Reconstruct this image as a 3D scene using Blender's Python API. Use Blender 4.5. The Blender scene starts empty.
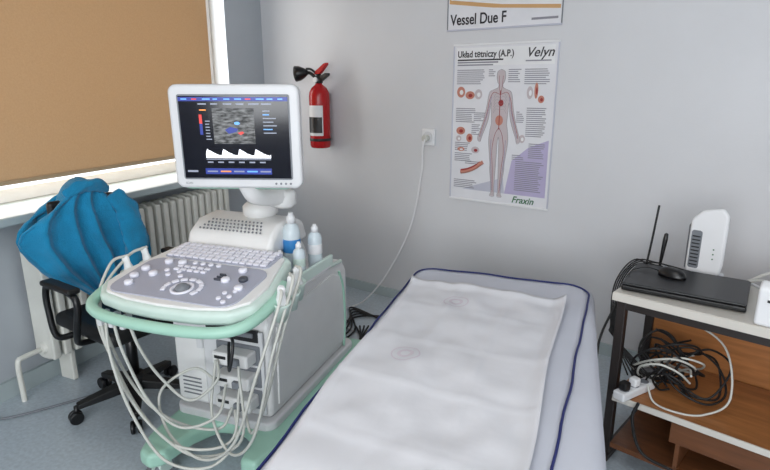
import bpy, bmesh, random
from math import *
from mathutils import Vector, Matrix, noise
random.seed(4)
S=bpy.context.scene
try: S.view_settings.view_transform='Standard'
except Exception: pass

# ---------------------------------------------------------------- materials
def lin(c):
    r=[]
    for v in c[:3]:
        v=v/255.0
        r.append(v/12.92 if v<=0.04045 else ((v+0.055)/1.055)**2.4)
    return (r[0],r[1],r[2],1)
def mat(name,c,rough=0.5,metal=0.0,var=0.0,scale=8.0,bump=0.0,bscale=40.0,emit=0.0,spec=0.5,sheen=0.0,stretch=None):
    m=bpy.data.materials.new(name); m.use_nodes=True
    nt=m.node_tree; b=nt.nodes['Principled BSDF']
    b.inputs['Roughness'].default_value=rough; b.inputs['Metallic'].default_value=metal
    b.inputs['Base Color'].default_value=lin(c)
    b.inputs['Specular IOR Level'].default_value=spec
    if sheen: b.inputs['Sheen Weight'].default_value=sheen
    if emit:
        b.inputs['Emission Color'].default_value=lin(c); b.inputs['Emission Strength'].default_value=emit
    tc=nt.nodes.new('ShaderNodeTexCoord'); src=tc.outputs['Object']
    if stretch:
        mp=nt.nodes.new('ShaderNodeMapping'); mp.inputs['Scale'].default_value=stretch
        nt.links.new(src,mp.inputs['Vector']); src=mp.outputs['Vector']
    n=nt.nodes.new('ShaderNodeTexNoise'); n.inputs['Scale'].default_value=scale; n.inputs['Detail'].default_value=5
    nt.links.new(src,n.inputs['Vector'])
    r=nt.nodes.new('ShaderNodeValToRGB')
    v=var if var else 0.03
    l=lin(c)
    r.color_ramp.elements[0].position=0.3; r.color_ramp.elements[1].position=0.7
    r.color_ramp.elements[0].color=(l[0]*(1-v),l[1]*(1-v),l[2]*(1-v),1)
    r.color_ramp.elements[1].color=(min(1,l[0]*(1+v)),min(1,l[1]*(1+v)),min(1,l[2]*(1+v)),1)
    nt.links.new(n.outputs['Fac'],r.inputs['Fac']); nt.links.new(r.outputs['Color'],b.inputs['Base Color'])
    if bump:
        n2=nt.nodes.new('ShaderNodeTexNoise'); n2.inputs['Scale'].default_value=bscale; n2.inputs['Detail'].default_value=3
        nt.links.new(src,n2.inputs['Vector'])
        bp=nt.nodes.new('ShaderNodeBump'); bp.inputs['Strength'].default_value=bump; bp.inputs['Distance'].default_value=0.01
        nt.links.new(n2.outputs['Fac'],bp.inputs['Height']); nt.links.new(bp.outputs['Normal'],b.inputs['Normal'])
    return m
M={}
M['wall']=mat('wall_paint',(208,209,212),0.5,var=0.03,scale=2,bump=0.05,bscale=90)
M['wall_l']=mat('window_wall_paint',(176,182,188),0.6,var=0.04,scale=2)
M['ceil']=mat('ceiling_paint',(215,215,215),0.8)
M['floor']=mat('vinyl_floor',(180,191,199),0.30,var=0.12,scale=60)
M['blindframe']=mat('blind_bar',(172,148,116),0.6)
M['sill']=mat('sill_paint',(172,184,186),0.4)
M['frame']=mat('window_frame_white',(235,238,240),0.4)
M['rad']=mat('radiator_enamel',(222,222,214),0.4,var=0.05)
M['white']=mat('machine_white',(226,226,225),0.35)
M['offw']=mat('machine_offwhite',(210,211,213),0.4)
M['mint']=mat('machine_mint',(160,202,184),0.4)
M['mintl']=mat('machine_mint_light',(200,218,210),0.4)
M['panel']=mat('console_grey',(168,171,186),0.45)
M['key']=mat('key_lilac',(230,230,240),0.4)
M['keyd']=mat('key_dark',(70,74,84),0.4)
M['dark']=mat('dark_plastic',(26,27,30),0.4)
M['black']=mat('black_plastic',(12,12,14),0.35)
M['rubber']=mat('black_rubber',(16,16,17),0.55)
M['grey']=mat('mid_grey_plastic',(118,122,128),0.45)
M['cablew']=mat('cable_white',(206,206,202),0.4)
M['cableg']=mat('cable_grey_white',(196,197,190),0.4)
M['red']=mat('extinguisher_red',(176,16,22),0.25)
M['blue']=mat('jacket_fleece_blue',(14,128,172),0.95,var=0.12,scale=14,bump=0.5,bscale=160,sheen=0.2)
M['navy']=mat('piping_navy',(26,36,100),0.6)
M['sheet']=mat('bed_sheet_cotton',(196,199,209),0.8,var=0.03,scale=5,bump=0.12,bscale=14)
M['paper']=mat('paper_cover',(216,217,222),0.42,var=0.02,scale=3,bump=0.22,bscale=9)
M['stamp']=mat('paper_faded_stamp',(210,202,211),0.5)
M['bedmetal']=mat('bed_frame_white',(200,202,204),0.35)
M['wood']=mat('shelf_wood',(158,104,60),0.35,var=0.22,scale=6,stretch=(1,9,9))
M['woodd']=mat('shelf_wood_dark',(106,66,40),0.4,var=0.2,scale=6,stretch=(1,9,9))
M['desk']=mat('desk_laminate',(204,200,192),0.35)
M['deskleg']=mat('desk_leg_brown',(42,36,34),0.4)
M['poster']=mat('poster_paper',(222,223,228),0.25)
M['postg']=mat('poster_grey_band',(188,190,204),0.3)
M['lav']=mat('poster_lavender',(180,172,204),0.3)
M['txt']=mat('print_dark',(40,38,44),0.5)
M['txtg']=mat('print_grey',(136,136,146),0.5)
M['green']=mat('print_green',(60,110,76),0.5)
M['org']=mat('print_orange',(202,160,110),0.4)
M['skin']=mat('print_skin',(190,180,184),0.4)
M['pink']=mat('print_pink',(190,128,112),0.4)
M['pred']=mat('print_red',(150,46,50),0.4)
M['pblue']=mat('print_blue',(84,92,150),0.4)
M['label']=mat('label_white',(226,227,229),0.4)
M['labelb']=mat('label_blue',(50,126,190),0.4)
M['gel']=mat('bottle_plastic',(200,212,218),0.2)
M['scrblk']=mat('screen_dark',(6,8,22),0.12)
def emi(name,c,s):
    m=mat(name,c,0.3,emit=s); return m
M['sblue']=emi('screen_blue',(28,44,120),0.9)
M['scyan']=emi('screen_cyan',(90,150,220),0.9)
M['sred']=emi('screen_red',(190,50,46),0.9)
M['sora']=emi('screen_orange',(210,130,56),0.9)
M['swht']=emi('screen_white',(235,238,245),0.95)
M['sgry']=emi('screen_grey',(120,126,140),0.8)
m=bpy.data.materials.new('screen_ultrasound'); m.use_nodes=True; nt=m.node_tree; b=nt.nodes['Principled BSDF']
tc=nt.nodes.new('ShaderNodeTexCoord'); mp=nt.nodes.new('ShaderNodeMapping'); mp.inputs['Scale'].default_value=(24,30,80)
n=nt.nodes.new('ShaderNodeTexNoise'); n.inputs['Scale'].default_value=1.6; n.inputs['Detail'].default_value=8
r=nt.nodes.new('ShaderNodeValToRGB'); r.color_ramp.elements[0].position=0.38; r.color_ramp.elements[1].position=0.82
r.color_ramp.elements[0].color=(0.01,0.012,0.013,1); r.color_ramp.elements[1].color=(0.46,0.48,0.50,1)
nt.links.new(tc.outputs['Object'],mp.inputs['Vector']); nt.links.new(mp.outputs['Vector'],n.inputs['Vector'])
nt.links.new(n.outputs['Fac'],r.inputs['Fac']); nt.links.new(r.outputs['Color'],b.inputs['Emission Color'])
b.inputs['Emission Strength'].default_value=0.9; b.inputs['Base Color'].default_value=(0.01,0.01,0.01,1)
M['sus']=m
m=bpy.data.materials.new('blind_fabric'); m.use_nodes=True; nt=m.node_tree
for nd in list(nt.nodes):
    if nd.type!='OUTPUT_MATERIAL': nt.nodes.remove(nd)
o=[nd for nd in nt.nodes if nd.type=='OUTPUT_MATERIAL'][0]
d=nt.nodes.new('ShaderNodeBsdfDiffuse'); t=nt.nodes.new('ShaderNodeBsdfTranslucent'); mx=nt.nodes.new('ShaderNodeMixShader')
tc=nt.nodes.new('ShaderNodeTexCoord'); n=nt.nodes.new('ShaderNodeTexNoise'); n.inputs['Scale'].default_value=120
r=nt.nodes.new('ShaderNodeValToRGB'); r.color_ramp.elements[0].color=lin((184,160,130)); r.color_ramp.elements[1].color=lin((198,174,143))
nt.links.new(tc.outputs['Object'],n.inputs['Vector']); nt.links.new(n.outputs['Fac'],r.inputs['Fac'])
nt.links.new(r.outputs['Color'],d.inputs['Color']); nt.links.new(r.outputs['Color'],t.inputs['Color'])
mx.inputs['Fac'].default_value=0.33
nt.links.new(d.outputs[0],mx.inputs[1]); nt.links.new(t.outputs[0],mx.inputs[2]); nt.links.new(mx.outputs[0],o.inputs['Surface'])
M['blind']=m

# ---------------------------------------------------------------- helpers
def link(ob,parent=None,loc=(0,0,0),rot=(0,0,0)):
    S.collection.objects.link(ob)
    ob.location=loc; ob.rotation_euler=rot
    if parent: ob.parent=parent
    return ob
def empty(name,loc=(0,0,0),rotz=0,parent=None,rot=None):
    e=bpy.data.objects.new(name,None); e.empty_display_size=0.1
    return link(e,parent,loc,rot if rot else (0,0,radians(rotz)))
def mesh(name,parent,verts,faces,m,loc=(0,0,0),rot=(0,0,0),smooth=False,bevel=0,seg=3):
    me=bpy.data.meshes.new(name); me.from_pydata([tuple(v) for v in verts],[],faces)
    bm=bmesh.new(); bm.from_mesh(me); bmesh.ops.recalc_face_normals(bm,faces=bm.faces); bm.to_mesh(me); bm.free()
    if m: me.materials.append(m)
    ob=bpy.data.objects.new(name,me); link(ob,parent,loc,rot)
    if bevel:
        md=ob.modifiers.new('b','BEVEL'); md.width=bevel; md.segments=seg; md.limit_method='ANGLE'; md.angle_limit=radians(35)
        smooth=True
    if smooth:
        for p in me.polygons: p.use_smooth=True
        if bevel:
            wn=ob.modifiers.new('w','WEIGHTED_NORMAL'); wn.keep_sharp=False
    return ob
def boxv(s,c=(0,0,0)):
    x,y,z=s[0]/2,s[1]/2,s[2]/2
    v=[(c[0]+i*x,c[1]+j*y,c[2]+k*z) for i in(-1,1) for j in(-1,1) for k in(-1,1)]
    f=[(0,1,3,2),(4,6,7,5),(0,4,5,1),(2,3,7,6),(0,2,6,4),(1,5,7,3)]
    return v,f
def box(name,parent,s,loc,m,bevel=0,rot=(0,0,0),seg=3):
    v,f=boxv(s); return mesh(name,parent,v,f,m,loc,rot,bevel=bevel,seg=seg)
def boxes(name,parent,lst,m,bevel=0):
    V=[];F=[]
    for a,bb in lst:
        s=[bb[i]-a[i] for i in range(3)]; c=[(bb[i]+a[i])/2 for i in range(3)]
        v,f=boxv(s,c); k=len(V); V+=v; F+=[tuple(q+k for q in ff) for ff in f]
    return mesh(name,parent,V,F,m,bevel=bevel)
def prism(name,parent,pts,a,bq,m,axis='z',loc=(0,0,0),rot=(0,0,0),bevel=0,seg=3,smooth=False):
    def P(p,h):
        if axis=='z': return (p[0],p[1],h)
        if axis=='x': return (h,p[0],p[1])
        return (p[0],h,p[1])
    n=len(pts); V=[P(p,a) for p in pts]+[P(p,bq) for p in pts]
    F=[tuple(range(n)),tuple(range(2*n-1,n-1,-1))]+[(i,(i+1)%n,n+(i+1)%n,n+i) for i in range(n)]
    return mesh(name,parent,V,F,m,loc,rot,bevel=bevel,seg=seg)
def lathe(name,parent,prof,m,loc=(0,0,0),rot=(0,0,0),n=28,sy=1.0,smooth=True):
    V=[];F=[]
    for (r,z) in prof:
        for i in range(n):
            a=2*pi*i/n; V.append((r*cos(a),r*sin(a)*sy,z))
    for k in range(len(prof)-1):
        for i in range(n):
            F.append((k*n+i,k*n+(i+1)%n,(k+1)*n+(i+1)%n,(k+1)*n+i))
    F.append(tuple(range(n-1,-1,-1))); F.append(tuple((len(prof)-1)*n+i for i in range(n)))
    ob=mesh(name,parent,V,F,m,loc,rot)
    if smooth:
        for p in ob.data.polygons: p.use_smooth=len(p.vertices)==4
    return ob
def cyl(name,parent,r,h,loc,m,rot=(0,0,0),n=24,bv=0):
    if bv: pr=[(r-bv,-h/2),(r,-h/2+bv),(r,h/2-bv),(r-bv,h/2)]
    else: pr=[(r,-h/2),(r,h/2)]
    return lathe(name,parent,pr,m,loc,rot,n)
def catmull(pts,k=8):
    P=[Vector(p) for p in pts]; P=[2*P[0]-P[1]]+P+[2*P[-1]-P[-2]]; out=[]
    for i in range(1,len(P)-2):
        for j in range(k):
            t=j/k; a,b2,c,d=P[i-1],P[i],P[i+1],P[i+2]
            out.append(0.5*((2*b2)+(-a+c)*t+(2*a-5*b2+4*c-d)*t*t+(-a+3*b2-3*c+d)*t**3))
    out.append(P[-2]); return out
def tube(name,parent,pts,r,m,k=8,cyc=False,res=3):
    cu=bpy.data.curves.new(name,'CURVE'); cu.dimensions='3D'; cu.bevel_depth=r; cu.bevel_resolution=res; cu.use_fill_caps=True
    q=catmull(pts,k) if k>1 else [Vector(p) for p in pts]
    sp=cu.splines.new('POLY'); sp.points.add(len(q)-1)
    for i,p in enumerate(q): sp.points[i].co=(p.x,p.y,p.z,1)
    sp.use_cyclic_u=cyc
    sp.use_smooth=True
    cu.materials.append(m)
    return link(bpy.data.objects.new(name,cu),parent)
def text(name,parent,s,size,loc,m,rot=(pi/2,0,0),align='LEFT',ext=0.0003,shear=0,sx=1,bold=0):
    cu=bpy.data.curves.new(name,'FONT'); cu.body=s; cu.size=size; cu.extrude=ext; cu.align_x=align; cu.shear=shear
    cu.offset=bold
    cu.materials.append(m)
    o=link(bpy.data.objects.new(name,cu),parent,loc,rot); o.scale=(sx,1,1); return o
def flat(name,parent,pts,y,m,th=0.0006):
    return prism(name,parent,pts,y-th,y,m,axis='y')
def rrect(x0,y0,x1,y1,r,n=5):
    out=[]
    for cx,cy,a0 in((x1-r,y1-r,0),(x0+r,y1-r,90),(x0+r,y0+r,180),(x1-r,y0+r,270)):
        for i in range(n+1):
            a=radians(a0+90*i/n); out.append((cx+r*cos(a),cy+r*sin(a)))
    return out
def ell(cx,cy,rx,ry,n=20):
    return [(cx+rx*cos(2*pi*i/n),cy+ry*sin(2*pi*i/n)) for i in range(n)]
CX0,CY0,CA=-2.085,1.745,80

# ---------------------------------------------------------------- room
WX=-2.71; CY=3.81; U=(0.975,-0.221); WA=-12.77; CH=2.75
box('floor',None,(6.2,7.6,0.1),(-0.25,0.9,-0.05),M['floor'])
box('ceiling',None,(6.2,7.6,0.1),(-0.25,0.9,CH+0.05),M['ceil'])
Z0=0.93; Z1=2.4; YO=3.38
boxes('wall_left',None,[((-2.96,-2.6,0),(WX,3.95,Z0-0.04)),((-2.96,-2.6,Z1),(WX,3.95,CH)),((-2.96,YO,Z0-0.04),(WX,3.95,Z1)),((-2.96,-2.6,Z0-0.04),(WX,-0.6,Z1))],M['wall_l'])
wb=empty('wall_back',(WX,CY,0),WA)
box('wall_back_panel',wb,(5.4,0.15,CH),(2.5,0.075,CH/2),M['wall'])
box('wall_right',None,(0.15,5.6,CH),(2.3,0.2,CH/2),M['wall'])
boxes('wall_rear',None,[((-2.96,-2.75,0),(2.4,-2.6,0.8)),((-2.96,-2.75,2.4),(2.4,-2.6,CH)),((-2.96,-2.75,0.8),(-1.3,-2.6,2.4)),((1.9,-2.75,0.8),(2.4,-2.6,2.4))],M['wall'])  # unseen wall; its opening is added for the rear fill light
bl=box('baseboard_left',None,(0.02,6.3,0.09),(WX+0.01,0.55,0.045),M['sill'])
box('baseboard_back',wb,(5.0,0.015,0.07),(2.45,-0.0075,0.035),M['sill'])
w=empty('window_1',(0,0,0))
boxes('sash_frames',w,[((-2.90,-0.6,Z0),(-2.84,YO,Z0+0.07)),((-2.90,-0.6,Z1-0.06),(-2.84,YO,Z1)),((-2.90,YO-0.06,Z0),(-2.84,YO,Z1)),
   ((-2.90,1.3,Z0),(-2.84,1.38,Z1)),((-2.90,0.3,Z0),(-2.84,0.38,Z1)),((-2.90,-0.6,Z0),(-2.84,-0.54,Z1))],M['frame'],0.005)
boxes('sill_board',w,[((-2.9,-0.6,Z0-0.04),(-2.50,YO-0.02,Z0))],M['sill'],0.008)
rb=empty('roller_blind',(0,0,0))
box('fabric',rb,(0.004,3.72,1.5),(-2.735,1.36,1.80),M['blind'])
box('bottom_bar',rb,(0.014,3.72,0.022),(-2.735,1.36,1.045),M['blindframe'],0.004)
cyl('roller',rb,0.03,3.74,(-2.735,1.36,2.37),M['frame'],rot=(pi/2,0,0))
ra=empty('cast_iron_radiator',(-2.605,0,0))
N=23; RY=1.68
for i in range(N):
    y=RY+i*0.062
    prof=rrect(-0.07,0.16,0.07,0.83,0.05,4)
    prism('section_%d'%(i+1),ra,prof,y-0.009,y+0.009,M['rad'],axis='y',bevel=0.007,seg=2)
    prism('section_front_%d'%(i+1),ra,rrect(0.050,0.17,0.082,0.82,0.015,3),y-0.019,y+0.019,M['rad'],axis='y',bevel=0.012,seg=2)
for z in(0.22,0.77):
    cyl('header_pipe',ra,0.028,N*0.062,(-0.005,RY+(N-1)*0.031,z),M['rad'],rot=(pi/2,0,0))
tube('feed_pipe',ra,[(0,RY-0.03,0.22),(0,RY-0.12,0.22),(0,RY-0.15,0.2),(0,RY-0.15,0.05),(0,RY-0.15,0)],0.013,M['rad'],k=4)
for yy in (RY+0.1,RY+1.1): box('foot',ra,(0.1,0.03,0.17),(0,yy,0.085),M['rad'],0.008)

# ---------------------------------------------------------------- wall things
def wallpos(s,z): return (WX+U[0]*s,CY+U[1]*s,z)
po=empty('anatomy_poster',wallpos(2.03,0.80),WA)
W=0.645;Hh=0.93
box('sheet',po,(W,0.003,Hh),(0,-0.002,Hh/2),M['poster'])
for nm,bx in {'rail_top':(W+0.01,0.008,0.012,Hh),'rail_bottom':(W+0.01,0.008,0.012,0)}.items():
    box(nm,po,(bx[0],bx[1],bx[2]),(0,-0.005,bx[3]),M['label'],0.002)
for sx in(-1,1): box('rail_side',po,(0.008,0.006,Hh),(sx*W/2,-0.004,Hh/2),M['postg'],0.002)
def pp(px,py): return ((px/104-0.5)*W,(1-py/157)*Hh)
y1=-0.0036
def pf(nm,pts,m,dy=0): return flat(nm,po,[pp(*q) for q in pts],y1-dy,m)
pf('head_band',[(3,3),(101,3),(101,20),(3,20)],M['label'])
pf('lavender_field',[(66,112),(82,98),(101,90),(101,146),(60,146)],M['lav'])
pf('lavender_low',[(24,142),(58,130),(60,146),(14,146)],M['postg'])
text('title',po,'Uk\u0142ad t\u0119tniczy (A.P.)',0.052,(pp(4,12)[0],y1-0.001,pp(4,12)[1]),M['txt'],sx=0.83,bold=0.0012)
text('brand_word',po,'Velyn',0.072,(pp(74,13)[0],y1-0.001,pp(74,13)[1]),M['txt'],shear=0.3,bold=0.0008)
for k in range(3):
    pf('subtitle_%d'%k,[(4,14+k*2.4),(52-k*5,14+k*2.4),(52-k*5,15.4+k*2.4),(4,15.4+k*2.4)],M['txt' if k==0 else 'txtg'],0.0003)
pf('tag_line',[(74,16),(98,16),(98,17.2),(74,17.2)],M['txtg'],0.0003)
kk=0
for (x0,x1,ya,yb) in [(4,34,24,38),(38,46,24,30),(4,26,62,76),(4,22,97,106),(4,24,108,116),(4,30,136,144),(58,72,24,36),(74,98,24,38),(78,98,60,88),(82,98,94,108),(70,98,112,142),(22,32,78,88),(24,36,66,74),(16,34,116,118),(68,76,64,74),(66,78,106,110)]:
    yy=ya
    while yy<yb:
        e=x1-random.random()*5
        pf('text_line_%d'%kk,[(x0,yy),(e,yy),(e,yy+0.8),(x0,yy+0.8)],M['txtg'],0.0008); kk+=1; yy+=1.9
cx=51
fig_half=[(0,24),(3.6,26),(4.4,31),(3.4,36),(2.2,38),(2.4,41),(6,43),(10.5,45),(12.2,50),(13.6,60),(16.2,72),(19.5,83),(22,90),(21.5,94),(19,95),(17.6,90),(14.5,82),(11.3,72),(9.6,60),(9,56),(8.6,66),(8,76),(9.4,84),(10,94),(8.6,108),(7.6,116),(7.4,124),(5.6,138),(5.2,146),(6.4,150),(1.6,150),(2.0,142),(1.6,126),(1.2,112),(0.6,92)]
full=[(cx+a,b2) for a,b2 in fig_half]+[(cx-a,b2) for a,b2 in fig_half[::-1][:-1]]
pf('figure_body',full,M['skin'],0.0005)
def pl(nm,pts,m,r=0.0013):
    tube(nm,po,[(pp(*q)[0],y1-0.0012,pp(*q)[1]) for q in pts],r,m,k=5,res=1)
pl('figure_outline',full+[full[0]],M['grey'],0.0008)
for s in(-1,1):
    pl('vessel_arm',[(cx,48),(cx+s*7,46),(cx+s*11,54),(cx+s*13,66),(cx+s*18,82),(cx+s*20,90)],M['pred'])
    pl('vein_arm',[(cx+s*9,50),(cx+s*11.3,62),(cx+s*15.5,78),(cx+s*19,90)],M['pblue'],0.0009)
    pl('vessel_leg',[(cx,80),(cx+s*4,88),(cx+s*6,104),(cx+s*4.6,122),(cx+s*3.6,146)],M['pred'])
    pl('vein_leg',[(cx+s*7.5,92),(cx+s*7.2,108),(cx+s*5.8,126),(cx+s*4.6,144)],M['pblue'],0.0009)
    pl('neck_vessel',[(cx,50),(cx+s*1.4,40),(cx+s*2,30)],M['pred'],0.001)
    for k in range(6):
        pl('rib_%d'%k,[(cx,48+k*3),(cx+s*4,47+k*3),(cx+s*6.6,51+k*3)],M['txtg'],0.0007)
pl('aorta',[(cx,44),(cx,60),(cx,82)],M['pred'],0.0022)
pf('abdomen',ell(cx,73,4,5),M['pink'],0.0008)
pf('heart',ell(cx+1,56,2.6,3.2),M['pred'],0.0011)
for i,(a,b2,rx,ry,mm) in enumerate([(9,46,4.5,5.5,'pink'),(19,49,5,4,'pink'),(28,48,4,5,'skin'),(10,85,5,4,'pink'),(8,93,3,3,'skin'),(20,92,3.5,4.5,'pink'),(80,46,3,6,'skin'),(86,44,1.8,7.5,'pink'),(11,104,4,2.2,'pink'),(27,104,4.5,3.5,'skin'),(75,90,3,4,'skin'),(91,52,3,3.5,'pink')]):
    pf('illustration_%d'%i,ell(a,b2,rx,ry,16),M[mm],0.0010)
    pf('illustration_core_%d'%i,ell(a+0.5,b2+0.3,rx*0.45,ry*0.45,12),M['pred' if i%2 else 'label'],0.0018)
pl('illustration_vessel',[(12,128),(20,126),(28,122),(33,118),(36,116)],M['pink'],0.013)
pl('illustration_vessel_inner',[(12,126.4),(20,124.4),(28,120.4),(33,116.6)],M['pred'],0.009)
text('maker_word',po,'Fraxin',0.055,(pp(68,154)[0],y1-0.001,pp(68,154)[1]),M['green'],shear=0.3,bold=0.001)
p2=empty('advert_poster',wallpos(2.005,1.815),WA)
box('sheet',p2,(0.70,0.003,0.48),(0,-0.002,0.24),M['poster'])
y2=-0.0037
flat('orange_field',p2,[(-0.34,0.15),(-0.05,0.11),(0.34,0.08),(0.34,0.47),(-0.34,0.47)],y2,M['org'])
flat('pale_arc',p2,[(-0.33,0.17),(0.0,0.125),(0.34,0.10),(0.34,0.14),(0.0,0.16),(-0.33,0.22)],y2-0.0007,M['label'])
text('word',p2,'Vessel Due F',0.085,(-0.33,y2-0.001,0.03),M['txt'],ext=0.0006,sx=0.80,bold=0.0015)
flat('badge',p2,[(0.18,0.03),(0.33,0.03),(0.33,0.042),(0.18,0.042)],y2,M['txtg'])
for sx in(-1,1): box('rail_side',p2,(0.006,0.006,0.48),(sx*0.35,-0.004,0.24),M['grey'],0.001)
box('rail_bottom',p2,(0.706,0.008,0.010),(0,-0.005,0),M['postg'],0.002)
# fire extinguisher
fe=empty('fire_extinguisher',wallpos(0.675,1.06),WA)
lathe('cylinder',fe,[(0.055,0),(0.068,0.004),(0.074,0.02),(0.074,0.36),(0.070,0.39),(0.054,0.42),(0.03,0.44),(0.022,0.45),(0.022,0.46)],M['red'],(0,-0.10,0))
lathe('valve',fe,[(0.024,0.45),(0.028,0.455),(0.028,0.49),(0.018,0.50),(0.018,0.515)],M['black'],(0,-0.10,0))
prism('lower_handle',fe,[(-0.03,0.485),(0.07,0.52),(0.095,0.52),(0.095,0.505),(0.03,0.465),(-0.03,0.465)],-0.115,-0.085,M['black'],axis='y',bevel=0.004)
prism('upper_lever',fe,[(-0.04,0.51),(-0.02,0.535),(0.06,0.585),(0.085,0.59),(0.085,0.575),(0.02,0.515)],-0.115,-0.085,M['red'],axis='y',bevel=0.004)
cyl('gauge',fe,0.018,0.015,(-0.005,-0.13,0.475),M['label'],rot=(pi/2,0,0))
tube('hose',fe,[(-0.02,-0.10,0.48),(-0.06,-0.12,0.52),(-0.10,-0.13,0.52)],0.012,M['black'])
lathe('discharge_horn',fe,[(0.014,0),(0.022,0.01),(0.036,0.03),(0.050,0.06),(0.055,0.09),(0.049,0.092),(0.03,0.03)],M['black'],(-0.075,-0.13,0.525),rot=(0,radians(-96),radians(25)))
tube('horn_clip',fe,[(0,-0.10,0.50),(-0.05,-0.12,0.545),(-0.09,-0.13,0.55)],0.008,M['dark'])
def arc(r1,r0,a0): return [(r1*sin(radians(a)),-r1*cos(radians(a))) for a in range(-a0,a0+1,6)]+[(r0*sin(radians(a)),-r0*cos(radians(a))) for a in range(a0,-a0-1,-6)]
prism('label_sheet',fe,arc(0.0750,0.0742,60),0.09,0.30,M['label'],loc=(0,-0.10,0))
prism('label_dark',fe,arc(0.0757,0.0749,54),0.11,0.22,M['dark'],loc=(0,-0.10,0))
lathe('strap',fe,[(0.0755,0.05),(0.0765,0.052),(0.0765,0.068),(0.0755,0.07)],M['dark'],(0,-0.10,0))
box('wall_bracket',fe,(0.04,0.03,0.36),(-0.01,-0.015,0.20),M['dark'],0.003)
so=empty('wall_socket',wallpos(1.54,1.175),WA)
box('plate',so,(0.095,0.02,0.11),(0,-0.010,0),M['label'],0.006)
lathe('recess',so,[(0.034,0),(0.036,0.006),(0.034,0.008)],M['offw'],(0,-0.02,0),rot=(pi/2,0,0))
cyl('plug',so,0.021,0.045,(0,-0.045,-0.005),M['cableg'],rot=(pi/2,0,0),bv=0.004)
pc=empty('power_cord',(0,0,0))
a=wallpos(1.54,1.16)
tube('cord',pc,[(a[0]-0.01,a[1]-0.065,1.165),(a[0]-0.02,a[1]-0.075,1.10),(a[0]-0.03,a[1]-0.06,0.95),(a[0]-0.09,a[1]-0.08,0.6),(-1.42,3.33,0.30),(-1.55,3.28,0.10),(-1.65,3.24,0.02),(-1.76,3.12,0.008),(-1.70,3.0,0.008),(-1.5,2.9,0.008)],0.0055,M['label'])

# ---------------------------------------------------------------- bed
bd=empty('examination_bed',(-0.49,2.45,0),6.5)
BW_,BL=0.400,1.95; ZT=0.655
boxes('mattress',bd,[((-BW_+0.012,-BL+0.012,0.53),(BW_-0.05,-0.012,0.645))],M['sheet'],0.04)
boxes('frame_rails',bd,[((-0.37,-1.92,0.45),(-0.33,-0.07,0.525)),((0.31,-1.92,0.45),(0.35,-0.07,0.525)),((-0.33,-1.92,0.45),(0.31,-1.88,0.525)),((-0.33,-0.11,0.45),(0.31,-0.07,0.525)),((-0.33,-1.0,0.45),(0.31,-0.95,0.525))],M['bedmetal'],0.005)
V=[];F=[]
R=0.045
xs=[i/48*2-1 for i in range(49)]; nv=84
def shp(a2,b2,ztop,R,Wd,y0,y1q,hang,amp):
    cx_=max(-Wd+R,min(Wd-R,a2)); cy_=max(y0+R,min(y1q-R,b2))
    dx,dy=a2-cx_,b2-cy_; d=hypot(dx,dy)
    nz=amp*noise.noise(Vector((a2*3.1,b2*3.1,1.7)))+amp*0.4*noise.noise(Vector((a2*9,b2*9,4.7)))
    if d<1e-6: return (a2,b2,ztop+nz)
    ux,uy=dx/d,dy/d
    th=min(d/R,pi/2); off=R*sin(th); dz=R*(1-cos(th))
    rest=max(0,d-R*pi/2)
    rip=rest*0.07*(sin(b2*23+a2*9)+0.6*sin(b2*41+1))-rest*0.04
    return (cx_+ux*(off+rip),cy_+uy*(off+rip),ztop-dz-min(rest,hang)+nz*(1 if rest==0 else 0.3))
A=BW_+0.32
for j in range(nv+1):
    b2=0.30-(BL+0.60)*j/nv
    for i in range(49):
        V.append(shp(A*xs[i],b2,ZT,R,BW_-0.045*max(0,min(1,-b2/1.9))*(1 if xs[i]>0 else 0),-BL,0,0.27,0.008))
for j in range(nv):
    for i in range(48):
        k=j*49+i; F.append((k,k+1,k+50,k+49))
sh=mesh('fitted_sheet',bd,V,F,M['sheet'],smooth=True)
md=sh.modifiers.new('s','SOLIDIFY'); md.thickness=0.003; md.offset=1
def zt(x,y): return ZT+0.013+0.009*noise.noise(Vector((x*3.1,y*3.1,1.7)))+0.004*noise.noise(Vector((x*7,y*5,8)))
px0,py0,py1=-0.380,-1.9,-0.03
def pxr(y): return 0.370-0.125*min(1.2,max(0,(-y-0.15)/1.2))
V=[];F=[];nx,ny=30,70
for j in range(ny+1):
    for i in range(nx+1):
        y=py1+(py0-py1)*j/ny; px1=pxr(y); x=px0+(px1-px0)*i/nx
        rr=0.10
        if y>py1-rr:
            t=(y-(py1-rr))/rr
            lim=rr*(1-sqrt(max(0,1-t*t)))
            x=max(px0+lim,min(px1-lim,x))
        V.append((x,y,zt(x,y)-0.002))
for j in range(ny):
    for i in range(nx):
        k=j*(nx+1)+i; F.append((k,k+1,k+nx+2,k+nx+1))
q=mesh('cover_pad',bd,V,F,M['sheet'],smooth=True); md=q.modifiers.new('s','SOLIDIFY'); md.thickness=0.006
rim=[(px0,-1.9)]+[(px0,-1.9+k*0.06) for k in range(1,30)]
for i in range(9):
    a=radians(180-90*i/8); rim.append((px0+0.10+0.10*cos(a),py1-0.10+0.10*sin(a)))
for k in range(1,12): rim.append((px0+0.10+(pxr(0)-px0-0.2)*k/12,py1))
for i in range(9):
    a=radians(90-90*i/8); rim.append((pxr(0)-0.10+0.10*cos(a),py1-0.10+0.10*sin(a)))
for k in range(1,31):
    y=py1-0.10-k*0.058; rim.append((pxr(y),y))
rim2=[(x+0.008*noise.noise(Vector((y*5,0,2))),y,zt(x,y)+0.001) for x,y in rim]
tube('navy_piping',bd,rim2,0.0038,M['navy'],k=1)
V=[];F=[];nx,ny=44,96
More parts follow.
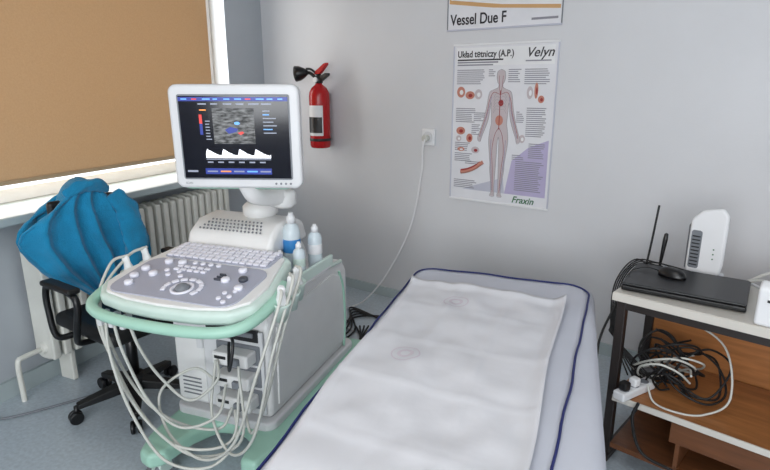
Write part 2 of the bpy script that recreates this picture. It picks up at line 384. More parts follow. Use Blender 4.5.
def paper(s,t,lift=0):
    xl=-0.365+0.01*sin(t*9); xr=0.275-0.085*t*1.4+0.006*sin(t*11+1)
    x=xl+(xr-xl)*s; y=-0.235-0.04*s-1.60*t+0.008*noise.noise(Vector((s*6,2,3)))
    z=zt(x,y)+0.005+0.012*abs(noise.noise(Vector((x*5,y*1.6,11))))+0.008*noise.noise(Vector((x*12,y*9,5)))
    for c in(0.33,0.66): z+=0.003*exp(-((s-c)/0.02)**2)
    for c in(0.16,0.34,0.52,0.70): z+=0.0028*exp(-((t-c)/0.007)**2)
    z+=0.016*max(0,(0.03-t)/0.03)+0.020*max(0,(s-0.94)/0.06)+0.008*max(0,(0.04-s)/0.04)
    return (x,y,z+lift)
for j in range(ny+1):
    for i in range(nx+1): V.append(paper(i/nx,j/ny))
for j in range(ny):
    for i in range(nx):
        k=j*(nx+1)+i; F.append((k,k+1,k+nx+2,k+nx+1))
q=mesh('paper_cover',bd,V,F,M['paper'],smooth=True); md=q.modifiers.new('s','SOLIDIFY'); md.thickness=0.0008
for i,(sc,tc_) in enumerate([(0.36,0.11),(0.28,0.42)]):
    for r0,r1 in((0.050,0.045),(0.028,0.016)):
        V=[];F=[];n=32
        for k in range(n):
            a=2*pi*k/n
            for rr in(r0,r1): V.append(paper(sc+rr/0.62*cos(a),tc_+rr/1.6*sin(a),0.0016))
        for k in range(n):
            b0=2*k;b1=2*((k+1)%n); F.append((b0,b0+1,b1+1,b1))
        mesh('faint_print_%d'%i,bd,V,F,M['stamp'],smooth=True)
SH=Matrix.Identity(4); SH[1][0]=-0.085; SH[1][3]=-0.03
for o in list(bd.children): o.data.transform(SH)
for i,(x,y) in enumerate([(-0.34,-0.10),(0.33,-0.14),(-0.34,-1.84),(0.33,-1.86)]):
    box('leg_%d'%(i+1),bd,(0.045,0.045,0.45),(x,y,0.225),M['bedmetal'],0.005)

# ---------------------------------------------------------------- office chair + jacket
ch=empty('office_chair',(CX0,CY0,0),CA)
for i in range(5):
    a=radians(72*i+20); c_,s_=cos(a),sin(a)
    V=[];F=[]
    for (r_,w_,z0,z1) in [(0.02,0.035,0.09,0.14),(0.26,0.02,0.07,0.095)]:
        for sx in(-1,1):
            for z in(z0,z1): V.append((r_*c_-sx*w_*s_,r_*s_+sx*w_*c_,z))
    F=[(0,1,3,2),(4,6,7,5),(0,4,5,1),(2,3,7,6),(0,2,6,4),(1,5,7,3)]
    mesh('base_arm_%d'%(i+1),ch,V,F,M['rubber'],bevel=0.006)
    for o in(-1,1):
        cyl('caster_%d'%(i+1),ch,0.03,0.018,(0.27*c_-o*0.015*s_,0.27*s_+o*0.015*c_,0.03),M['black'],rot=(pi/2,0,a),bv=0.004)
    cyl('caster_stem_%d'%(i+1),ch,0.01,0.05,(0.265*c_,0.265*s_,0.06),M['dark'])
cyl('hub',ch,0.04,0.09,(0,0,0.12),M['rubber'])
cyl('gas_lift',ch,0.025,0.26,(0,0,0.28),M['black'])
box('tilt_plate',ch,(0.2,0.22,0.04),(0,0,0.415),M['dark'],0.01)
box('seat',ch,(0.46,0.46,0.07),(0,-0.02,0.47),M['rubber'],0.03,seg=4)
box('backrest',ch,(0.32,0.04,0.44),(0.0,0.255,0.775),M['rubber'],0.018,seg=4)
tube('back_support',ch,[(0,0.08,0.40),(0,0.24,0.42),(0,0.28,0.50),(0,0.262,0.75)],0.014,M['dark'])
for sx in(-1,1):
    tube('armrest_frame',ch,[(sx*0.2,0.06,0.43),(sx*0.28,0.08,0.44),(sx*0.29,0.10,0.56),(sx*0.29,0.10,0.64),(sx*0.29,0.06,0.68),(sx*0.29,-0.10,0.68),(sx*0.29,-0.15,0.64),(sx*0.29,-0.12,0.52),(sx*0.26,-0.06,0.44),(sx*0.18,-0.05,0.42)],0.014,M['black'])
    box('arm_pad',ch,(0.055,0.23,0.025),(sx*0.29,-0.03,0.695),M['rubber'],0.01)
# jacket: one draped cloth, front flap - over the backrest top - rear flap, gathered at the top and fanning into folds
jk=empty('blue_fleece_jacket',(CX0,CY0,0),CA)
prof=[(1.045,-0.11,0.11),(1.02,-0.18,0.145),(0.985,-0.245,0.175),(0.94,-0.285,0.20),(0.88,-0.30,0.235),(0.81,-0.285,0.275),(0.74,-0.25,0.30),(0.67,-0.20,0.285),(0.60,-0.135,0.25),(0.53,-0.06,0.205),(0.47,0.00,0.15)]
def lr(z):
    for k in range(len(prof)-1):
        a,b2=prof[k],prof[k+1]
        if z<=a[0] and z>=b2[0]:
            t=(a[0]-z)/(a[0]-b2[0]); return a[1]+(b2[1]-a[1])*t,a[2]+(b2[2]-a[2])*t
    return (prof[0][1],prof[0][2]) if z>prof[0][0] else (prof[-1][1],prof[-1][2])
def fold(s,d,sd):
    ph=s*4.6*pi+sd+0.8*noise.noise(Vector((s*3,d*2,sd)))+d*1.1
    f1=(1-abs(sin(ph)))**1.3
    f2=0.5+0.5*sin(ph*2.1+d*5+sd)
    return (0.010+0.055*min(1,d*1.6))*f1+(0.004+0.012*d)*f2
rows=[]
def row(z,yb,side,sd,zend):
    l_,r_=lr(z); d=(1.045-z)/0.58; out=[]
    for i in range(101):
        s=i/100; x=l_+(r_-l_)*s
        x+=0.014*noise.noise(Vector((s*7,z*9,sd)))*(0.3+d)
        out_y=fold(s,max(0,d),sd)+0.020*noise.noise(Vector((x*7,z*7,sd+3)))+0.012
        edge=max(0,abs(x)-0.17)
        y=yb+side*out_y-side*edge*0.35
        zz=z-0.10*(abs(2*s-1)**2.2)*max(0,1-d*2.2)+0.02*noise.noise(Vector((s*4,sd,z*2)))+0.02*d*sin(s*11+sd)
        out.append((x,y,zz))
    return out
zz_=0.47
while zz_<1.045: rows.append(row(zz_,0.228,-1,0.6,0.47)); zz_+=0.0125
for k in range(9):
    a=pi*k/8
    base=row(1.045,0.0,0,0.6,0)
    rows.append([(p[0],0.255-0.045*cos(a)+0.006*noise.noise(Vector((p[0]*9,k*.2,1))),p[2]+0.030*sin(a)+0.010*noise.noise(Vector((p[0]*14,a,7)))) for p in base])
zz_=1.035
while zz_>0.56: rows.append(row(zz_,0.285,1,2.9,0.56)); zz_-=0.0125
V=[p for r_ in rows for p in r_]; F=[]
for j in range(len(rows)-1):
    for i in range(100):
        k=j*101+i; F.append((k,k+1,k+102,k+101))
q=mesh('body_fabric',jk,V,F,M['blue'],smooth=True)
md=q.modifiers.new('s','SOLIDIFY'); md.thickness=0.010; md.offset=0
def limb(name,parent,pts,rad,m,n=28,amp=0.12,fl=0.45):
    c=catmull(pts,8); V=[];F=[]; L=len(c)
    for k,p in enumerate(c):
        t=(c[min(k+1,L-1)]-c[max(k-1,0)]).normalized(); u=t.cross(Vector((0.0,1,0.0))).normalized(); v=t.cross(u)
        f_=k/(L-1)*(len(rad)-1); i0=min(int(f_),len(rad)-2); r_=rad[i0]*(1-(f_-i0))+rad[i0+1]*(f_-i0)
        for i in range(n):
            a=2*pi*i/n; rr=r_*(1+amp*sin(3*a+k*0.35)+2*amp*noise.noise(Vector((cos(a)*2,sin(a)*2,k*0.35))))
            V.append(p+u*rr*cos(a)+v*fl*rr*sin(a))
    for k in range(L-1):
        for i in range(n): F.append((k*n+i,k*n+(i+1)%n,(k+1)*n+(i+1)%n,(k+1)*n+i))
    F.append(tuple(range(n))); F.append(tuple((L-1)*n+i for i in range(n)))
    return mesh(name,parent,V,F,m,smooth=True)
limb('sleeve',jk,[(0.12,0.20,1.0),(0.17,0.175,0.90),(0.185,0.16,0.79),(0.17,0.15,0.68),(0.13,0.15,0.58),(0.10,0.155,0.50)],[0.035,0.058,0.06,0.055,0.05,0.042],M['blue'])
limb('collar',jk,[(-0.10,0.215,1.02),(-0.03,0.20,1.05),(0.05,0.205,1.05),(0.11,0.225,1.015)],[0.018,0.030,0.030,0.018],M['blue'],fl=0.7)

# ---------------------------------------------------------------- ultrasound machine
um=empty('ultrasound_machine',(-1.44,2.0,0),3.8)
base=[(-0.26,0.50),(0.24,0.50),(0.29,0.42),(0.27,-0.1),(0.28,-0.52),(0.26,-0.60),(0.19,-0.60),(0.16,-0.45),(0.06,-0.40),(-0.03,-0.42),(-0.08,-0.52),(-0.10,-0.66),(-0.14,-0.70),(-0.20,-0.68),(-0.24,-0.58),(-0.27,-0.1),(-0.29,0.42)]
prism('base_platform',um,base,0.10,0.165,M['mint'],bevel=0.02,seg=4)
prism('base_top',um,rrect(-0.25,-0.42,0.225,0.42,0.05),0.16,0.20,M['offw'],bevel=0.01)
for i,(x,y) in enumerate([(-0.155,-0.63),(0.225,-0.54),(-0.22,0.42),(0.22,0.42)]):
    cyl('caster_stem_%d'%(i+1),um,0.022,0.06,(x,y,0.09),M['offw'])
    prism('caster_fork_%d'%(i+1),um,[(-0.045,0.05),(-0.03,0.10),(0.03,0.10),(0.045,0.05),(0.03,0.045),(-0.03,0.045)],-0.032,0.032,M['mintl'],axis='x',loc=(x,y,0),bevel=0.008)
    for o in(-1,1): cyl('caster_wheel_%d'%(i+1),um,0.052,0.022,(x+o*0.018,y,0.052),M['grey'],rot=(0,pi/2,0),bv=0.006)
box('brake_pedal',um,(0.07,0.05,0.012),(-0.155,-0.715,0.09),M['label'],0.004,rot=(radians(-20),0,0))
body=[(-0.385,0.20),(-0.375,0.60),(-0.33,0.655),(-0.2,0.68),(0.20,0.685),(0.33,0.665),(0.375,0.61),(0.385,0.35),(0.36,0.20)]
prism('cart_body',um,body,-0.25,0.205,M['white'],axis='x',bevel=0.025,seg=4)
sp_=[(-0.33,0.24),(-0.32,0.58),(-0.15,0.62),(0.2,0.63),(0.32,0.58),(0.33,0.24)]
prism('side_panel',um,sp_,0.200,0.211,M['white'],axis='x',bevel=0.004)
prism('side_panel_left',um,sp_,-0.256,-0.246,M['offw'],axis='x',bevel=0.004)
tube('mint_seam',um,[(0.210,0.31,0.21),(0.213,0.325,0.35),(0.213,0.31,0.52),(0.211,0.27,0.62)],0.006,M['mint'])
tube('side_grip',um,[(0.205,-0.30,0.665),(0.222,-0.1,0.69),(0.222,0.1,0.69),(0.205,0.30,0.665)],0.010,M['mintl'])
box('front_panel',um,(0.42,0.015,0.36),(-0.023,-0.388,0.40),M['offw'],0.006)
for i in range(3):
    z=0.29+i*0.095
    box('port_recess_%d'%(i+1),um,(0.20,0.012,0.085),(0.075,-0.395,z),M['grey'],0.006)
    box('probe_connector_%d'%(i+1),um,(0.16,0.07,0.055),(0.08,-0.43,z),M['white'],0.01)
    box('connector_latch_%d'%(i+1),um,(0.035,0.02,0.03),(0.11,-0.47,z),M['grey'],0.005)
    box('latch_slot_%d'%(i+1),um,(0.05,0.004,0.012),(0.04,-0.466,z+0.008),M['dark'],0.001)
box('drive_bay',um,(0.24,0.012,0.05),(0.05,-0.393,0.56),M['dark'],0.004)
box('drive_face',um,(0.20,0.012,0.018),(0.05,-0.40,0.565),M['grey'],0.003)
box('left_door',um,(0.14,0.010,0.32),(-0.155,-0.397,0.39),M['white'],0.006)
for k in range(5): box('grille_slot_%d'%k,um,(0.09,0.004,0.005),(-0.155,-0.403,0.26+k*0.018),M['grey'])
box('door_latch',um,(0.03,0.012,0.05),(-0.10,-0.402,0.50),M['offw'],0.004)
prism('neck',um,[(-0.34,0.63),(-0.56,0.735),(-0.58,0.775),(-0.2,0.85),(0.04,0.84),(0.14,0.66)],-0.16,0.15,M['white'],axis='x',bevel=0.025,seg=4)
co=empty('console',(0.0,-0.485,0.825),parent=um,rot=(radians(9),0,0))
outl=[(-0.27,-0.215),(-0.15,-0.242),(0,-0.25),(0.15,-0.242),(0.27,-0.215),(0.325,-0.15),(0.33,-0.04),(0.30,0.08),(0.27,0.20),(0.20,0.245),(-0.20,0.245),(-0.27,0.20),(-0.30,0.08),(-0.33,-0.04),(-0.325,-0.15)]
prism('console_shell',co,outl,-0.05,0.0,M['mintl'],bevel=0.018,seg=4)
prism('console_deck',co,[(x*0.93,y*0.92) for x,y in outl],-0.01,0.008,M['white'],bevel=0.006)
prism('control_panel',co,rrect(-0.265,-0.20,0.265,0.075,0.06),0.004,0.012,M['panel'],bevel=0.003)
prism('keyboard_bed',co,rrect(-0.235,0.085,0.235,0.215,0.02),0.004,0.012,M['panel'],bevel=0.003)
for r_ in range(5):
    for k in range(15):
        box('key_%d_%d'%(r_,k),co,(0.025,0.020,0.008),(-0.21+k*0.030-(r_%2)*0.004,0.102+r_*0.0245,0.015),M['key'],0.002,seg=1)
lathe('trackball_ring',co,[(0.042,0.010),(0.042,0.016),(0.034,0.018),(0.032,0.012)],M['key'],(0.02,-0.125,0))
lathe('trackball',co,[(0.026,0.008),(0.025,0.018),(0.018,0.026),(0.008,0.030),(0.001,0.031)],M['grey'],(0.02,-0.125,0))
for i in range(9):
    a=radians(200-i*27.5)
    box('arc_key_%d'%i,co,(0.026,0.018,0.008),(0.02+0.068*cos(a),-0.125+0.060*sin(a),0.015),M['key'],0.003,rot=(0,0,a+pi/2),seg=1)
for i,(x,y) in enumerate([(-0.22,-0.03),(-0.22,-0.09),(-0.17,0.04),(-0.11,0.045),(0.20,-0.02),(0.22,-0.08),(0.16,0.04),(-0.16,-0.06),(0.14,-0.04),(-0.20,-0.14)]):
    lathe('knob_%d'%i,co,[(0.017,0.010),(0.016,0.022),(0.013,0.025),(0.001,0.026)],M['keyd' if i in(4,) else 'key'],(x,y,0))
for i in range(8):
    cyl('round_key_%d'%i,co,0.010,0.008,(-0.06+0.035*i if i<4 else -0.13+0.028*(i-4),0.055 if i<4 else -0.02-0.03*(i%2),0.015),M['key'],bv=0.002)
for i in range(10):
    box('small_key_%d'%i,co,(0.022,0.014,0.008),(-0.10+0.03*(i%5),0.02-0.024*(i//5),0.015),M['key'],0.002,seg=1)
for i in range(8):
    box('slider_%d'%i,co,(0.028,0.006,0.010),(0.105,-0.005-0.018*i,0.015),M['keyd'],0.002,seg=1) if i<3 else cyl('key_dot_%d'%i,co,0.009,0.008,(0.19+0.03*(i%2),-0.10-0.02*(i-3)*0.9,0.015),M['key'],bv=0.002)
tube('front_handle',um,[(-0.31,-0.42,0.80),(-0.335,-0.52,0.785),(-0.335,-0.62,0.765),(-0.31,-0.695,0.75),(-0.24,-0.738,0.74),(-0.1,-0.757,0.735),(0.1,-0.757,0.735),(0.24,-0.738,0.74),(0.31,-0.695,0.75),(0.335,-0.62,0.765),(0.335,-0.52,0.785),(0.31,-0.42,0.80)],0.020,M['mint'],k=6)
prism('speaker_dome',um,[(-0.26,0.86),(-0.24,0.91),(-0.17,0.955),(-0.06,0.965),(0.03,0.93),(0.07,0.84),(-0.26,0.83)],-0.245,0.160,M['white'],axis='x',bevel=0.035,seg=5)
for r_ in range(4):
    for k in range(17-r_):
        t=r_/3
        cyl('vent_%d_%d'%(r_,k),um,0.0042,0.004,(-0.188+0.018*k+0.009*r_,-0.228+0.055*t,0.928+0.026*t),M['grey'],rot=(radians(32),0,0),n=8)
cyl('swivel_base',um,0.075,0.07,(0.0,-0.06,0.985),M['white'],bv=0.02)
tube('arm_lower',um,[(0.0,-0.06,0.99),(0.06,-0.05,1.03),(0.12,-0.07,1.04)],0.042,M['offw'])
cyl('elbow',um,0.05,0.075,(0.13,-0.08,1.045),M['white'],bv=0.015)
tube('arm_upper',um,[(0.13,-0.08,1.055),(0.11,-0.16,1.065),(0.10,-0.25,1.09),(0.09,-0.29,1.15)],0.038,M['white'])
# monitor
mo=empty('monitor',(0.096,-0.345,1.315),parent=um,rot=(radians(2),radians(0),radians(17)))
mw,mh=0.475,0.375
prism('housing',mo,rrect(-mw/2,-mh/2,mw/2,mh/2,0.03),0.0,0.045,M['offw'],axis='y',bevel=0.012,seg=4)
prism('rear_shell',mo,rrect(-mw/2-0.014,-mh/2-0.014,mw/2-0.03,mh/2-0.02,0.05),0.03,0.080,M['mint'],axis='y',bevel=0.03,seg=4)
sw,shh=0.395,0.295; so_=0.0
prism('bezel_inner',mo,rrect(-sw/2-0.006,-shh/2-0.006+so_,sw/2+0.006,shh/2+0.006+so_,0.008),-0.002,0.004,M['grey'],axis='y')
prism('screen',mo,[(-sw/2,-shh/2+so_),(sw/2,-shh/2+so_),(sw/2,shh/2+so_),(-sw/2,shh/2+so_)],-0.004,0.0,M['scrblk'],axis='y')
def sp(px,py): return (-sw/2+px/112*sw, shh/2+so_-py/82*shh)
def sf(nm,pts,m,dy=0): return flat(nm,mo,[sp(*q) for q in pts],-0.0042-dy,m,0.0004)
def sr(nm,x0,y0,x1,y1,m,dy=0): return sf(nm,[(x0,y0),(x1,y0),(x1,y1),(x0,y1)],m,dy)
sr('status_bar',0,1,112,5,M['sblue'])
for i in range(10): sr('status_text_%d'%i,3+i*11,2.4,3+i*11+4+random.random()*4,3.6,M['sred' if i in(1,6) else 'scyan'],0.0005)
for i in range(6): sr('sub_text_%d'%i,20+i*13,7,27+i*13+random.random()*4,8.4,M['sgry'])
sr('ultrasound_image',34,12,77,47,M['sus'])
sf('colour_box',[(44,26),(66,20),(70,38),(48,44)],M['sus'],0.0003)
sf('flow_blue',[(46,33),(52,30),(60,32),(58,35),(50,37)],M['sblue'],0.0008)
sf('flow_blue_small',ell(59,26.5,3.0,1.6,12),M['scyan'],0.0008)
sf('flow_red',[(59,36),(64,34.5),(66,36),(62,38.2)],M['sred'],0.0008)
sr('scale_red',20,18,23,27,M['sred']); sr('scale_blue',20,27,23,38,M['sblue'])
sr('tick_orange',21,13,28,14.2,M['sora'])
for i in range(7): sr('param_%d'%i,26,24+i*3.0,30+random.random()*2,25+i*3.0,M['sgry'])
for i in range(7): sr('right_param_%d'%i,86,14+i*3.6,92+random.random()*8,15.0+i*3.6,M['scyan' if i%4==1 else 'sgry'])
NW=84; x0w,x1w=24,92
def wy(x):
    ph=((x-x0w)%17)/17
    return 60.5-(1.5+7.5*(max(0,1-ph*1.15))**1.3*min(1,ph/0.10+0.15))
rnd=[random.random()*0.7 for _ in range(NW+1)]
for i in range(NW):
    xa=x0w+(x1w-x0w)*i/NW; xb=x0w+(x1w-x0w)*(i+1)/NW
    sf('waveform_%d'%i,[(xa,61.5),(xa,wy(xa)-rnd[i]),(xb,wy(xb)-rnd[i+1]),(xb,61.5)],M['swht'])
sr('baseline',24,62.5,92,63.2,M['sgry'])
for i in range(6): sr('wave_label_%d'%i,25+i*11,65,31+i*11,66.4,M['sgry'])
sr('menu_bar',22,72,92,78,M['sblue'])
for i in range(5): sr('menu_item_%d'%i,24+i*14,74.4,35+i*14,75.8,M['sora' if i==1 else 'scyan'] if i%2 else M['sgry'],0.0005)
sr('side_menu',3,74,14,76,M['sgry'])
text('bezel_mark',mo,'SCAN',0.010,(-0.20,-0.001,-0.171),M['grey'])
for k in range(4): cyl('bezel_button_%d'%k,mo,0.004,0.004,(0.14+k*0.018,-0.001,-0.168),M['grey'],rot=(pi/2,0,0),n=12)
prism('side_tray',um,rrect(0.13,-0.34,0.30,0.02,0.03),0.735,0.75,M['offw'],bevel=0.005)
prism('tray_wall',um,rrect(0.285,-0.34,0.30,0.02,0.006),0.745,0.79,M['mintl'],bevel=0.004)
box('tray_bracket',um,(0.10,0.2,0.06),(0.16,-0.16,0.71),M['offw'],0.01)
def bottle(nm,x,y,z,r,h,lab,cap):
    e=empty(nm,(x,y,z),parent=um)
    lathe('bottle_body',e,[(r*0.9,0),(r,0.006),(r,h*0.68),(r*0.8,h*0.78),(r*0.35,h*0.84),(r*0.3,h*0.86)],M['gel'])
    lathe('bottle_cap',e,[(r*0.5,h*0.82),(r*0.5,h*0.93),(r*0.3,h*0.96),(r*0.25,h)],cap)
    lathe('bottle_label',e,[(r*1.01,h*0.34),(r*1.02,h*0.35),(r*1.02,h*0.54),(r*1.01,h*0.56)],lab)
    return e
bottle('gel_bottle',0.185,-0.13,0.75,0.036,0.25,M['labelb'],M['label'])
bottle('spray_bottle',0.255,-0.06,0.75,0.030,0.19,M['label'],M['label'])
bottle('lotion_bottle',0.255,-0.20,0.75,0.025,0.15,M['mintl'],M['label'])
bottle('small_bottle',0.21,-0.27,0.75,0.024,0.13,M['mintl'],M['offw'])
def probe(nm,x,y,z,tilt):
    e=empty(nm,(x,y,z),parent=um,rot=(tilt[0],tilt[1],0))
    lathe('holder_cup',e,[(0.024,-0.06),(0.031,0.0),(0.035,0.012),(0.031,0.012),(0.024,0.0)],M['mintl'])
    lathe('probe_head',e,[(0.014,-0.065),(0.025,-0.04),(0.025,0.008),(0.019,0.022),(0.014,0.045),(0.016,0.060),(0.010,0.072)],M['label'],sy=0.75)
    return e
PH=[(0.335,-0.37,0.79),(0.355,-0.45,0.785),(0.362,-0.53,0.775),(-0.335,-0.38,0.80),(-0.345,-0.47,0.79)]
for i,(x,y,z) in enumerate(PH):
    probe('probe_holder_%d'%(i+1),x,y,z,(radians(8),radians(8 if x>0 else -8)))
box('holder_rail_right',um,(0.04,0.24,0.02),(0.315,-0.46,0.775),M['mint'],0.006)
box('holder_rail_left',um,(0.04,0.18,0.02),(-0.31,-0.42,0.79),M['mint'],0.006)
cab=[
 [(-0.335,-0.38,0.87),(-0.36,-0.46,0.85),(-0.35,-0.62,0.74),(-0.28,-0.66,0.56),(-0.18,-0.64,0.36),(-0.06,-0.60,0.26),(0.07,-0.54,0.23),(0.09,-0.48,0.29)],
 [(-0.345,-0.47,0.86),(-0.37,-0.54,0.84),(-0.335,-0.66,0.70),(-0.25,-0.69,0.52),(-0.17,-0.67,0.32),(-0.04,-0.64,0.19),(0.13,-0.56,0.20),(0.13,-0.48,0.38)],
 [(-0.29,-0.69,0.72),(-0.25,-0.71,0.60),(-0.20,-0.70,0.42),(-0.11,-0.67,0.26),(0.02,-0.62,0.15),(0.18,-0.56,0.22),(0.14,-0.49,0.48)],
 [(-0.22,-0.70,0.71),(-0.19,-0.70,0.58),(-0.13,-0.67,0.38),(-0.04,-0.62,0.26),(0.08,-0.56,0.30),(0.07,-0.48,0.385)],
 [(0.335,-0.37,0.86),(0.38,-0.42,0.85),(0.37,-0.54,0.68),(0.31,-0.58,0.42),(0.23,-0.56,0.26),(0.17,-0.51,0.29)],
 [(0.355,-0.45,0.86),(0.39,-0.50,0.84),(0.36,-0.60,0.62),(0.28,-0.62,0.30),(0.16,-0.60,0.18),(0.04,-0.54,0.28),(0.03,-0.48,0.48)],
 [(-0.25,-0.70,0.70),(-0.22,-0.73,0.58),(-0.17,-0.72,0.36),(-0.06,-0.70,0.17),(0.08,-0.64,0.13),(0.15,-0.56,0.20),(0.11,-0.49,0.29)],
 [(-0.16,-0.69,0.70),(-0.15,-0.66,0.58),(-0.13,-0.60,0.44),(-0.04,-0.56,0.34),(0.06,-0.52,0.42),(0.03,-0.47,0.48)],
 [(0.362,-0.53,0.84),(0.385,-0.58,0.80),(0.33,-0.66,0.56),(0.22,-0.66,0.28),(0.06,-0.64,0.16),(-0.10,-0.62,0.22),(-0.16,-0.58,0.36),(-0.06,-0.50,0.44),(0.02,-0.47,0.385)],
]
for i,c in enumerate(cab): tube('probe_cable_%d'%(i+1),um,c,0.0056,M['cableg'])
for i,x in enumerate((-0.27,-0.22,-0.17)): box('cable_hook_%d'%i,um,(0.02,0.05,0.05),(x,-0.69,0.70),M['offw'],0.006)
tube('side_cable',um,[(0.09,-0.47,0.56),(0.15,-0.56,0.5),(0.16,-0.54,0.60),(0.11,-0.50,0.62)],0.006,M['dark'])
fc=empty('floor_cable_bundle',(0,0,0))
for i in range(5):
    o=i*0.03
    tube('floor_cable_%d'%(i+1),fc,[(-1.62+o,2.62,0.012),(-1.60+o,2.9,0.012),(-1.55-o,3.1+o,0.012),(-1.35+o,3.15-o,0.012),(-1.2,2.95+o,0.012),(-1.35,2.8-o,0.012),(-1.5+o,2.95,0.012+0.006*i)],0.006,M['rubber'])
tube('floor_cable_left',fc,[(-2.65,1.3,0.008),(-2.5,1.42,0.008),(-2.3,1.75,0.008),(-2.15,2.05,0.008),(-1.9,2.3,0.008)],0.006,M['grey'])

# ---------------------------------------------------------------- desk
DA=-19
DX,DY=-0.01,2.20
dk=empty('side_desk',(DX,DY,0),DA)
DZ=0.735
box('desktop',dk,(1.2,0.44,0.035),(0.60,0.22,DZ-0.0175),M['desk'],0.004)
box('edge_band',dk,(1.2,0.004,0.03),(0.60,-0.002,DZ-0.0175),M['desk'],0.001)
box('front_rail',dk,(1.12,0.02,0.035),(0.60,0.03,DZ-0.052),M['deskleg'],0.002)
for i,x in enumerate((0.03,1.15)):
    box('leg_front_%d'%i,dk,(0.035,0.035,DZ-0.035),(x,0.035,(DZ-0.035)/2),M['deskleg'],0.004)
    box('leg_back_%d'%i,dk,(0.035,0.035,DZ-0.035),(x,0.405,(DZ-0.035)/2),M['deskleg'],0.004)
    box('leg_foot_%d'%i,dk,(0.04,0.44,0.03),(x,0.22,0.015),M['deskleg'],0.004)
box('back_panel',dk,(1.1,0.016,0.62),(0.59,0.412,0.36),M['wood'])
box('lower_shelf',dk,(1.12,0.44,0.022),(0.62,0.17,0.33),M['wood'],0.002)
box('shelf_edge',dk,(1.12,0.008,0.024),(0.62,-0.054,0.33),M['desk'],0.002)
box('shelf_apron',dk,(0.9,0.016,0.10),(0.72,-0.02,0.268),M['woodd'],0.002)
box('bottom_shelf',dk,(1.12,0.40,0.022),(0.62,0.18,0.10),M['woodd'],0.002)
box('partition',dk,(0.016,0.40,0.21),(0.30,0.18,0.215),M['woodd'],0.002)
lp=empty('closed_laptop',(0.245,2.33,DZ),-11)
box('base',lp,(0.41,0.30,0.020),(0,0,0.014),M['black'],0.006)
box('lid',lp,(0.408,0.298,0.010),(0,0,0.030),M['dark'],0.004)
box('optical_bay',lp,(0.13,0.003,0.010),(0.10,-0.1505,0.014),M['rubber'],0.001)
for sx in(-1,1):
    cyl('hinge',lp,0.007,0.05,(sx*0.13,0.148,0.024),M['black'],rot=(0,pi/2,0))
    for sy in(-1,1): cyl('foot',lp,0.008,0.006,(sx*0.17,sy*0.12,0.003),M['rubber'],n=12)
ms=empty('computer_mouse',(0.195,2.37,DZ+0.0355),60)
V=[];F=[];n=20
for k in range(9):
    t=k/8*pi/2
    for i in range(n):
        a=2*pi*i/n; V.append((0.032*cos(a)*cos(t)**0.7*(1-0.1*sin(a)),0.055*sin(a)*cos(t)**0.7,0.036*sin(t)))
for k in range(8):
    for i in range(n): F.append((k*n+i,k*n+(i+1)%n,(k+1)*n+(i+1)%n,(k+1)*n+i))
F.append(tuple(range(n-1,-1,-1)))
mesh('shell',ms,V,F,M['black'],smooth=True)
cyl('wheel',ms,0.008,0.006,(0,0.03,0.028),M['grey'],rot=(0,pi/2,0))
tube('tail',ms,[(0,0.05,0.01),(0.0,0.10,0.01),(-0.06,0.13,0.004),(-0.14,0.10,0.0)],0.002,M['rubber'])
rt=empty('wireless_router',(0.325,2.56,DZ),-20)
prism('stand',rt,rrect(-0.07,-0.045,0.07,0.045,0.02),0,0.012,M['label'],bevel=0.004)
prism('housing',rt,[(-0.068,0.01),(0.060,0.01),(0.068,0.06),(0.068,0.26),(0.045,0.29),(-0.03,0.275),(-0.068,0.23)],-0.026,0.0,M['label'],axis='y',bevel=0.012,seg=4)
prism('housing_rear',rt,[(-0.080,0.012),(0.055,0.012),(0.062,0.25),(0.03,0.27),(-0.05,0.25),(-0.080,0.20)],0.0,0.034,M['grey'],axis='y',bevel=0.010,seg=4)
prism('grey_inset',rt,rrect(-0.058,0.03,-0.018,0.19,0.01),-0.0275,-0.025,M['grey'],axis='y')
for k in range(9): box('vent_%d'%k,rt,(0.030,0.003,0.005),(-0.038,-0.0285,0.045+k*0.015),M['dark'])
for k in range(3): cyl('led_%d'%k,rt,0.003,0.003,(0.03,-0.027,0.08+k*0.02),M['green'],rot=(pi/2,0,0),n=8)
an=empty('antenna',(0.105,2.53,DZ))
lathe('magnetic_base',an,[(0.022,0),(0.02,0.01),(0.008,0.014)],M['black'])
tube('rod',an,[(0,0,0.012),(0.010,0,0.12),(0.022,0,0.285)],0.0045,M['black'],k=3)
an2=empty('antenna.001',(0.16,2.58,DZ))
lathe('magnetic_base',an2,[(0.02,0),(0.02,0.01),(0.008,0.014)],M['black'])
lathe('rod',an2,[(0.005,0.012),(0.007,0.05),(0.010,0.13),(0.008,0.155),(0.001,0.16)],M['black'],rot=(0,radians(4),0))
cr=empty('card_reader',(0.505,2.08,DZ),-18)
prism('housing',cr,[(-0.05,0),(0.05,0),(0.05,0.03),(0.05,0.13),(-0.02,0.15),(-0.05,0.13)],-0.07,0.07,M['label'],axis='x',bevel=0.012)
box('slot',cr,(0.08,0.006,0.008),(0,-0.051,0.09),M['dark'],0.001)
dc=empty('desk_cable_tangle',(DX,DY,0),DA)
for i in range(7):
    tube('hanging_cable_%d'%(i+1),dc,[(0.16+0.03*i,0.36+0.004*i,DZ+0.008),(0.05,0.37,DZ+0.012+0.012*(i%3)),(-0.02-0.004*i,0.34,DZ+0.004+0.006*i),(-0.04-0.008*i,0.26,DZ-0.06),(-0.035-0.005*i,0.20,DZ-0.22),(-0.02,0.12,0.50),(0.06+0.02*i,0.10,0.36)],0.0032,M['rubber'])
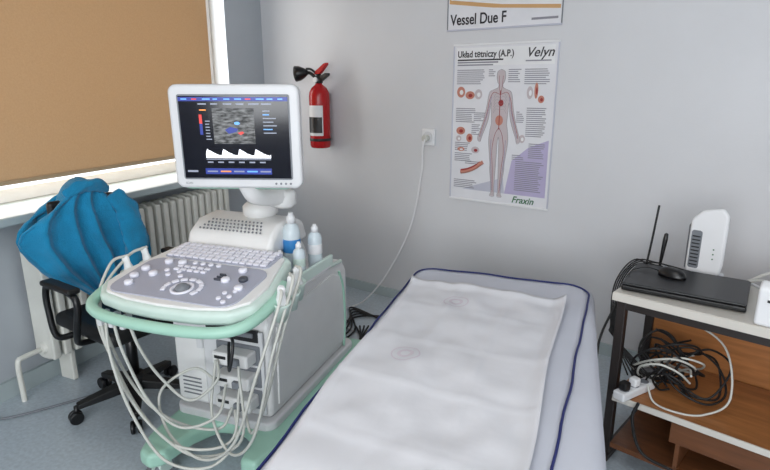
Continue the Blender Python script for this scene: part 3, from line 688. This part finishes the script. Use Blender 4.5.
for i in range(14):
    cx_=0.20+random.uniform(-0.07,0.12); cy_=0.13+random.uniform(-0.08,0.08); cz=0.37+random.uniform(0,0.10); pts=[]
    R_=random.uniform(0.06,0.12); ph=random.random()*6
    for k in range(9):
        a=ph+k*0.85; pts.append((cx_+R_*cos(a)*random.uniform(0.8,1.15),cy_+R_*0.8*sin(a),max(0.348,cz+0.06*sin(a*1.3+ph)+0.01*k*0.5)))
    tube('loop_cable_%d'%(i+1),dc,pts,0.0042,M['rubber'] if i%6 else M['cableg'])
tube('grey_cable',dc,[(0.16,0.02,0.39),(0.2,-0.02,0.35),(0.28,-0.03,0.346),(0.36,0.02,0.346),(0.42,0.1,0.40),(0.36,0.2,0.55),(0.2,0.25,0.60),(0.08,0.25,0.60)],0.004,M['cableg'])
tube('drop_cable_left',dc,[(-0.015,0.1,0.66),(-0.05,0.05,0.5),(-0.03,0.0,0.33),(-0.02,-0.03,0.12),(0.05,-0.03,0.01)],0.005,M['rubber'])
tube('drop_cable_right',dc,[(0.16,-0.065,0.35),(0.15,-0.08,0.28),(0.20,-0.08,0.16),(0.34,-0.08,0.13),(0.46,-0.09,0.03)],0.006,M['rubber'])
tube('wall_cable',dc,[(0.34,0.38,DZ+0.01),(0.42,0.36,DZ+0.05),(0.50,0.30,DZ+0.03),(0.62,0.25,DZ+0.01),(0.75,0.3,DZ+0.01)],0.005,M['cablew'])
tube('wall_cable_b',dc,[(0.36,0.40,DZ+0.02),(0.46,0.40,DZ+0.08),(0.58,0.36,DZ+0.03),(0.85,0.33,DZ+0.01)],0.006,M['cablew'])
tube('wall_cable_c',dc,[(0.38,0.39,DZ+0.02),(0.46,0.33,DZ+0.02),(0.52,0.36,DZ+0.01),(0.60,0.40,DZ+0.01)],0.006,M['label'])
ps=empty('power_strip',(0.105,2.17,0.341),55)
box('strip_body',ps,(0.20,0.05,0.035),(0,0,0.018),M['label'],0.008)
for k in range(3):
    cyl('socket_%d'%k,ps,0.018,0.004,(-0.065+k*0.06,0,0.036),M['grey'])
    if k<2: box('plug_%d'%k,ps,(0.034,0.034,0.035),(-0.065+k*0.06,0,0.053),M['label' if k else 'rubber'],0.008)
pb=empty('power_adapter',(0.16,2.33,0.341),20)
box('brick',pb,(0.13,0.06,0.032),(0,0,0.016),M['rubber'],0.008)
box('brick_label',pb,(0.06,0.035,0.001),(0,0,0.0325),M['grey'])

# ---------------------------------------------------------------- lights
def area(name,loc,rot,sx,sy,power,col):
    l=bpy.data.lights.new(name,'AREA'); l.shape='RECTANGLE'; l.size=sx; l.size_y=sy; l.energy=power; l.color=col
    return link(bpy.data.objects.new(name,l),None,loc,rot)
area('fill_light_rear',(0.3,-2.58,1.6),(radians(90),0,0),3.1,1.5,108,(0.96,0.98,1.0))  # invented fill from behind the camera, no known window there
area('daylight_blind_window',(-3.3,1.6,1.7),(radians(90),0,radians(-90)),4.0,1.7,135,(1.0,0.97,0.92))
cl=empty('added_ceiling_lamp',(-0.3,0.6,CH))  # unseen fixture, added to go with the overhead fill light
box('fill_diffuser',cl,(1.2,0.3,0.06),(0,0,-0.03),M['label'],0.01)
area('ceiling_fill_light',(-0.3,0.6,CH-0.07),(0,0,0),1.2,0.3,14,(1,0.98,0.95))  # soft overhead fill, added to brighten the room
w=bpy.data.worlds.new('World'); S.world=w; w.use_nodes=True
w.node_tree.nodes['Background'].inputs['Color'].default_value=(0.88,0.94,1,1)
w.node_tree.nodes['Background'].inputs['Strength'].default_value=1.8

# ---------------------------------------------------------------- camera
cd=bpy.data.cameras.new('camera'); cd.sensor_width=36; cd.lens=560/770*36; cd.clip_start=0.02
cam=link(bpy.data.objects.new('camera',cd),None,(0,0,1.5),(radians(75),0,radians(23.7)))
S.camera=cam
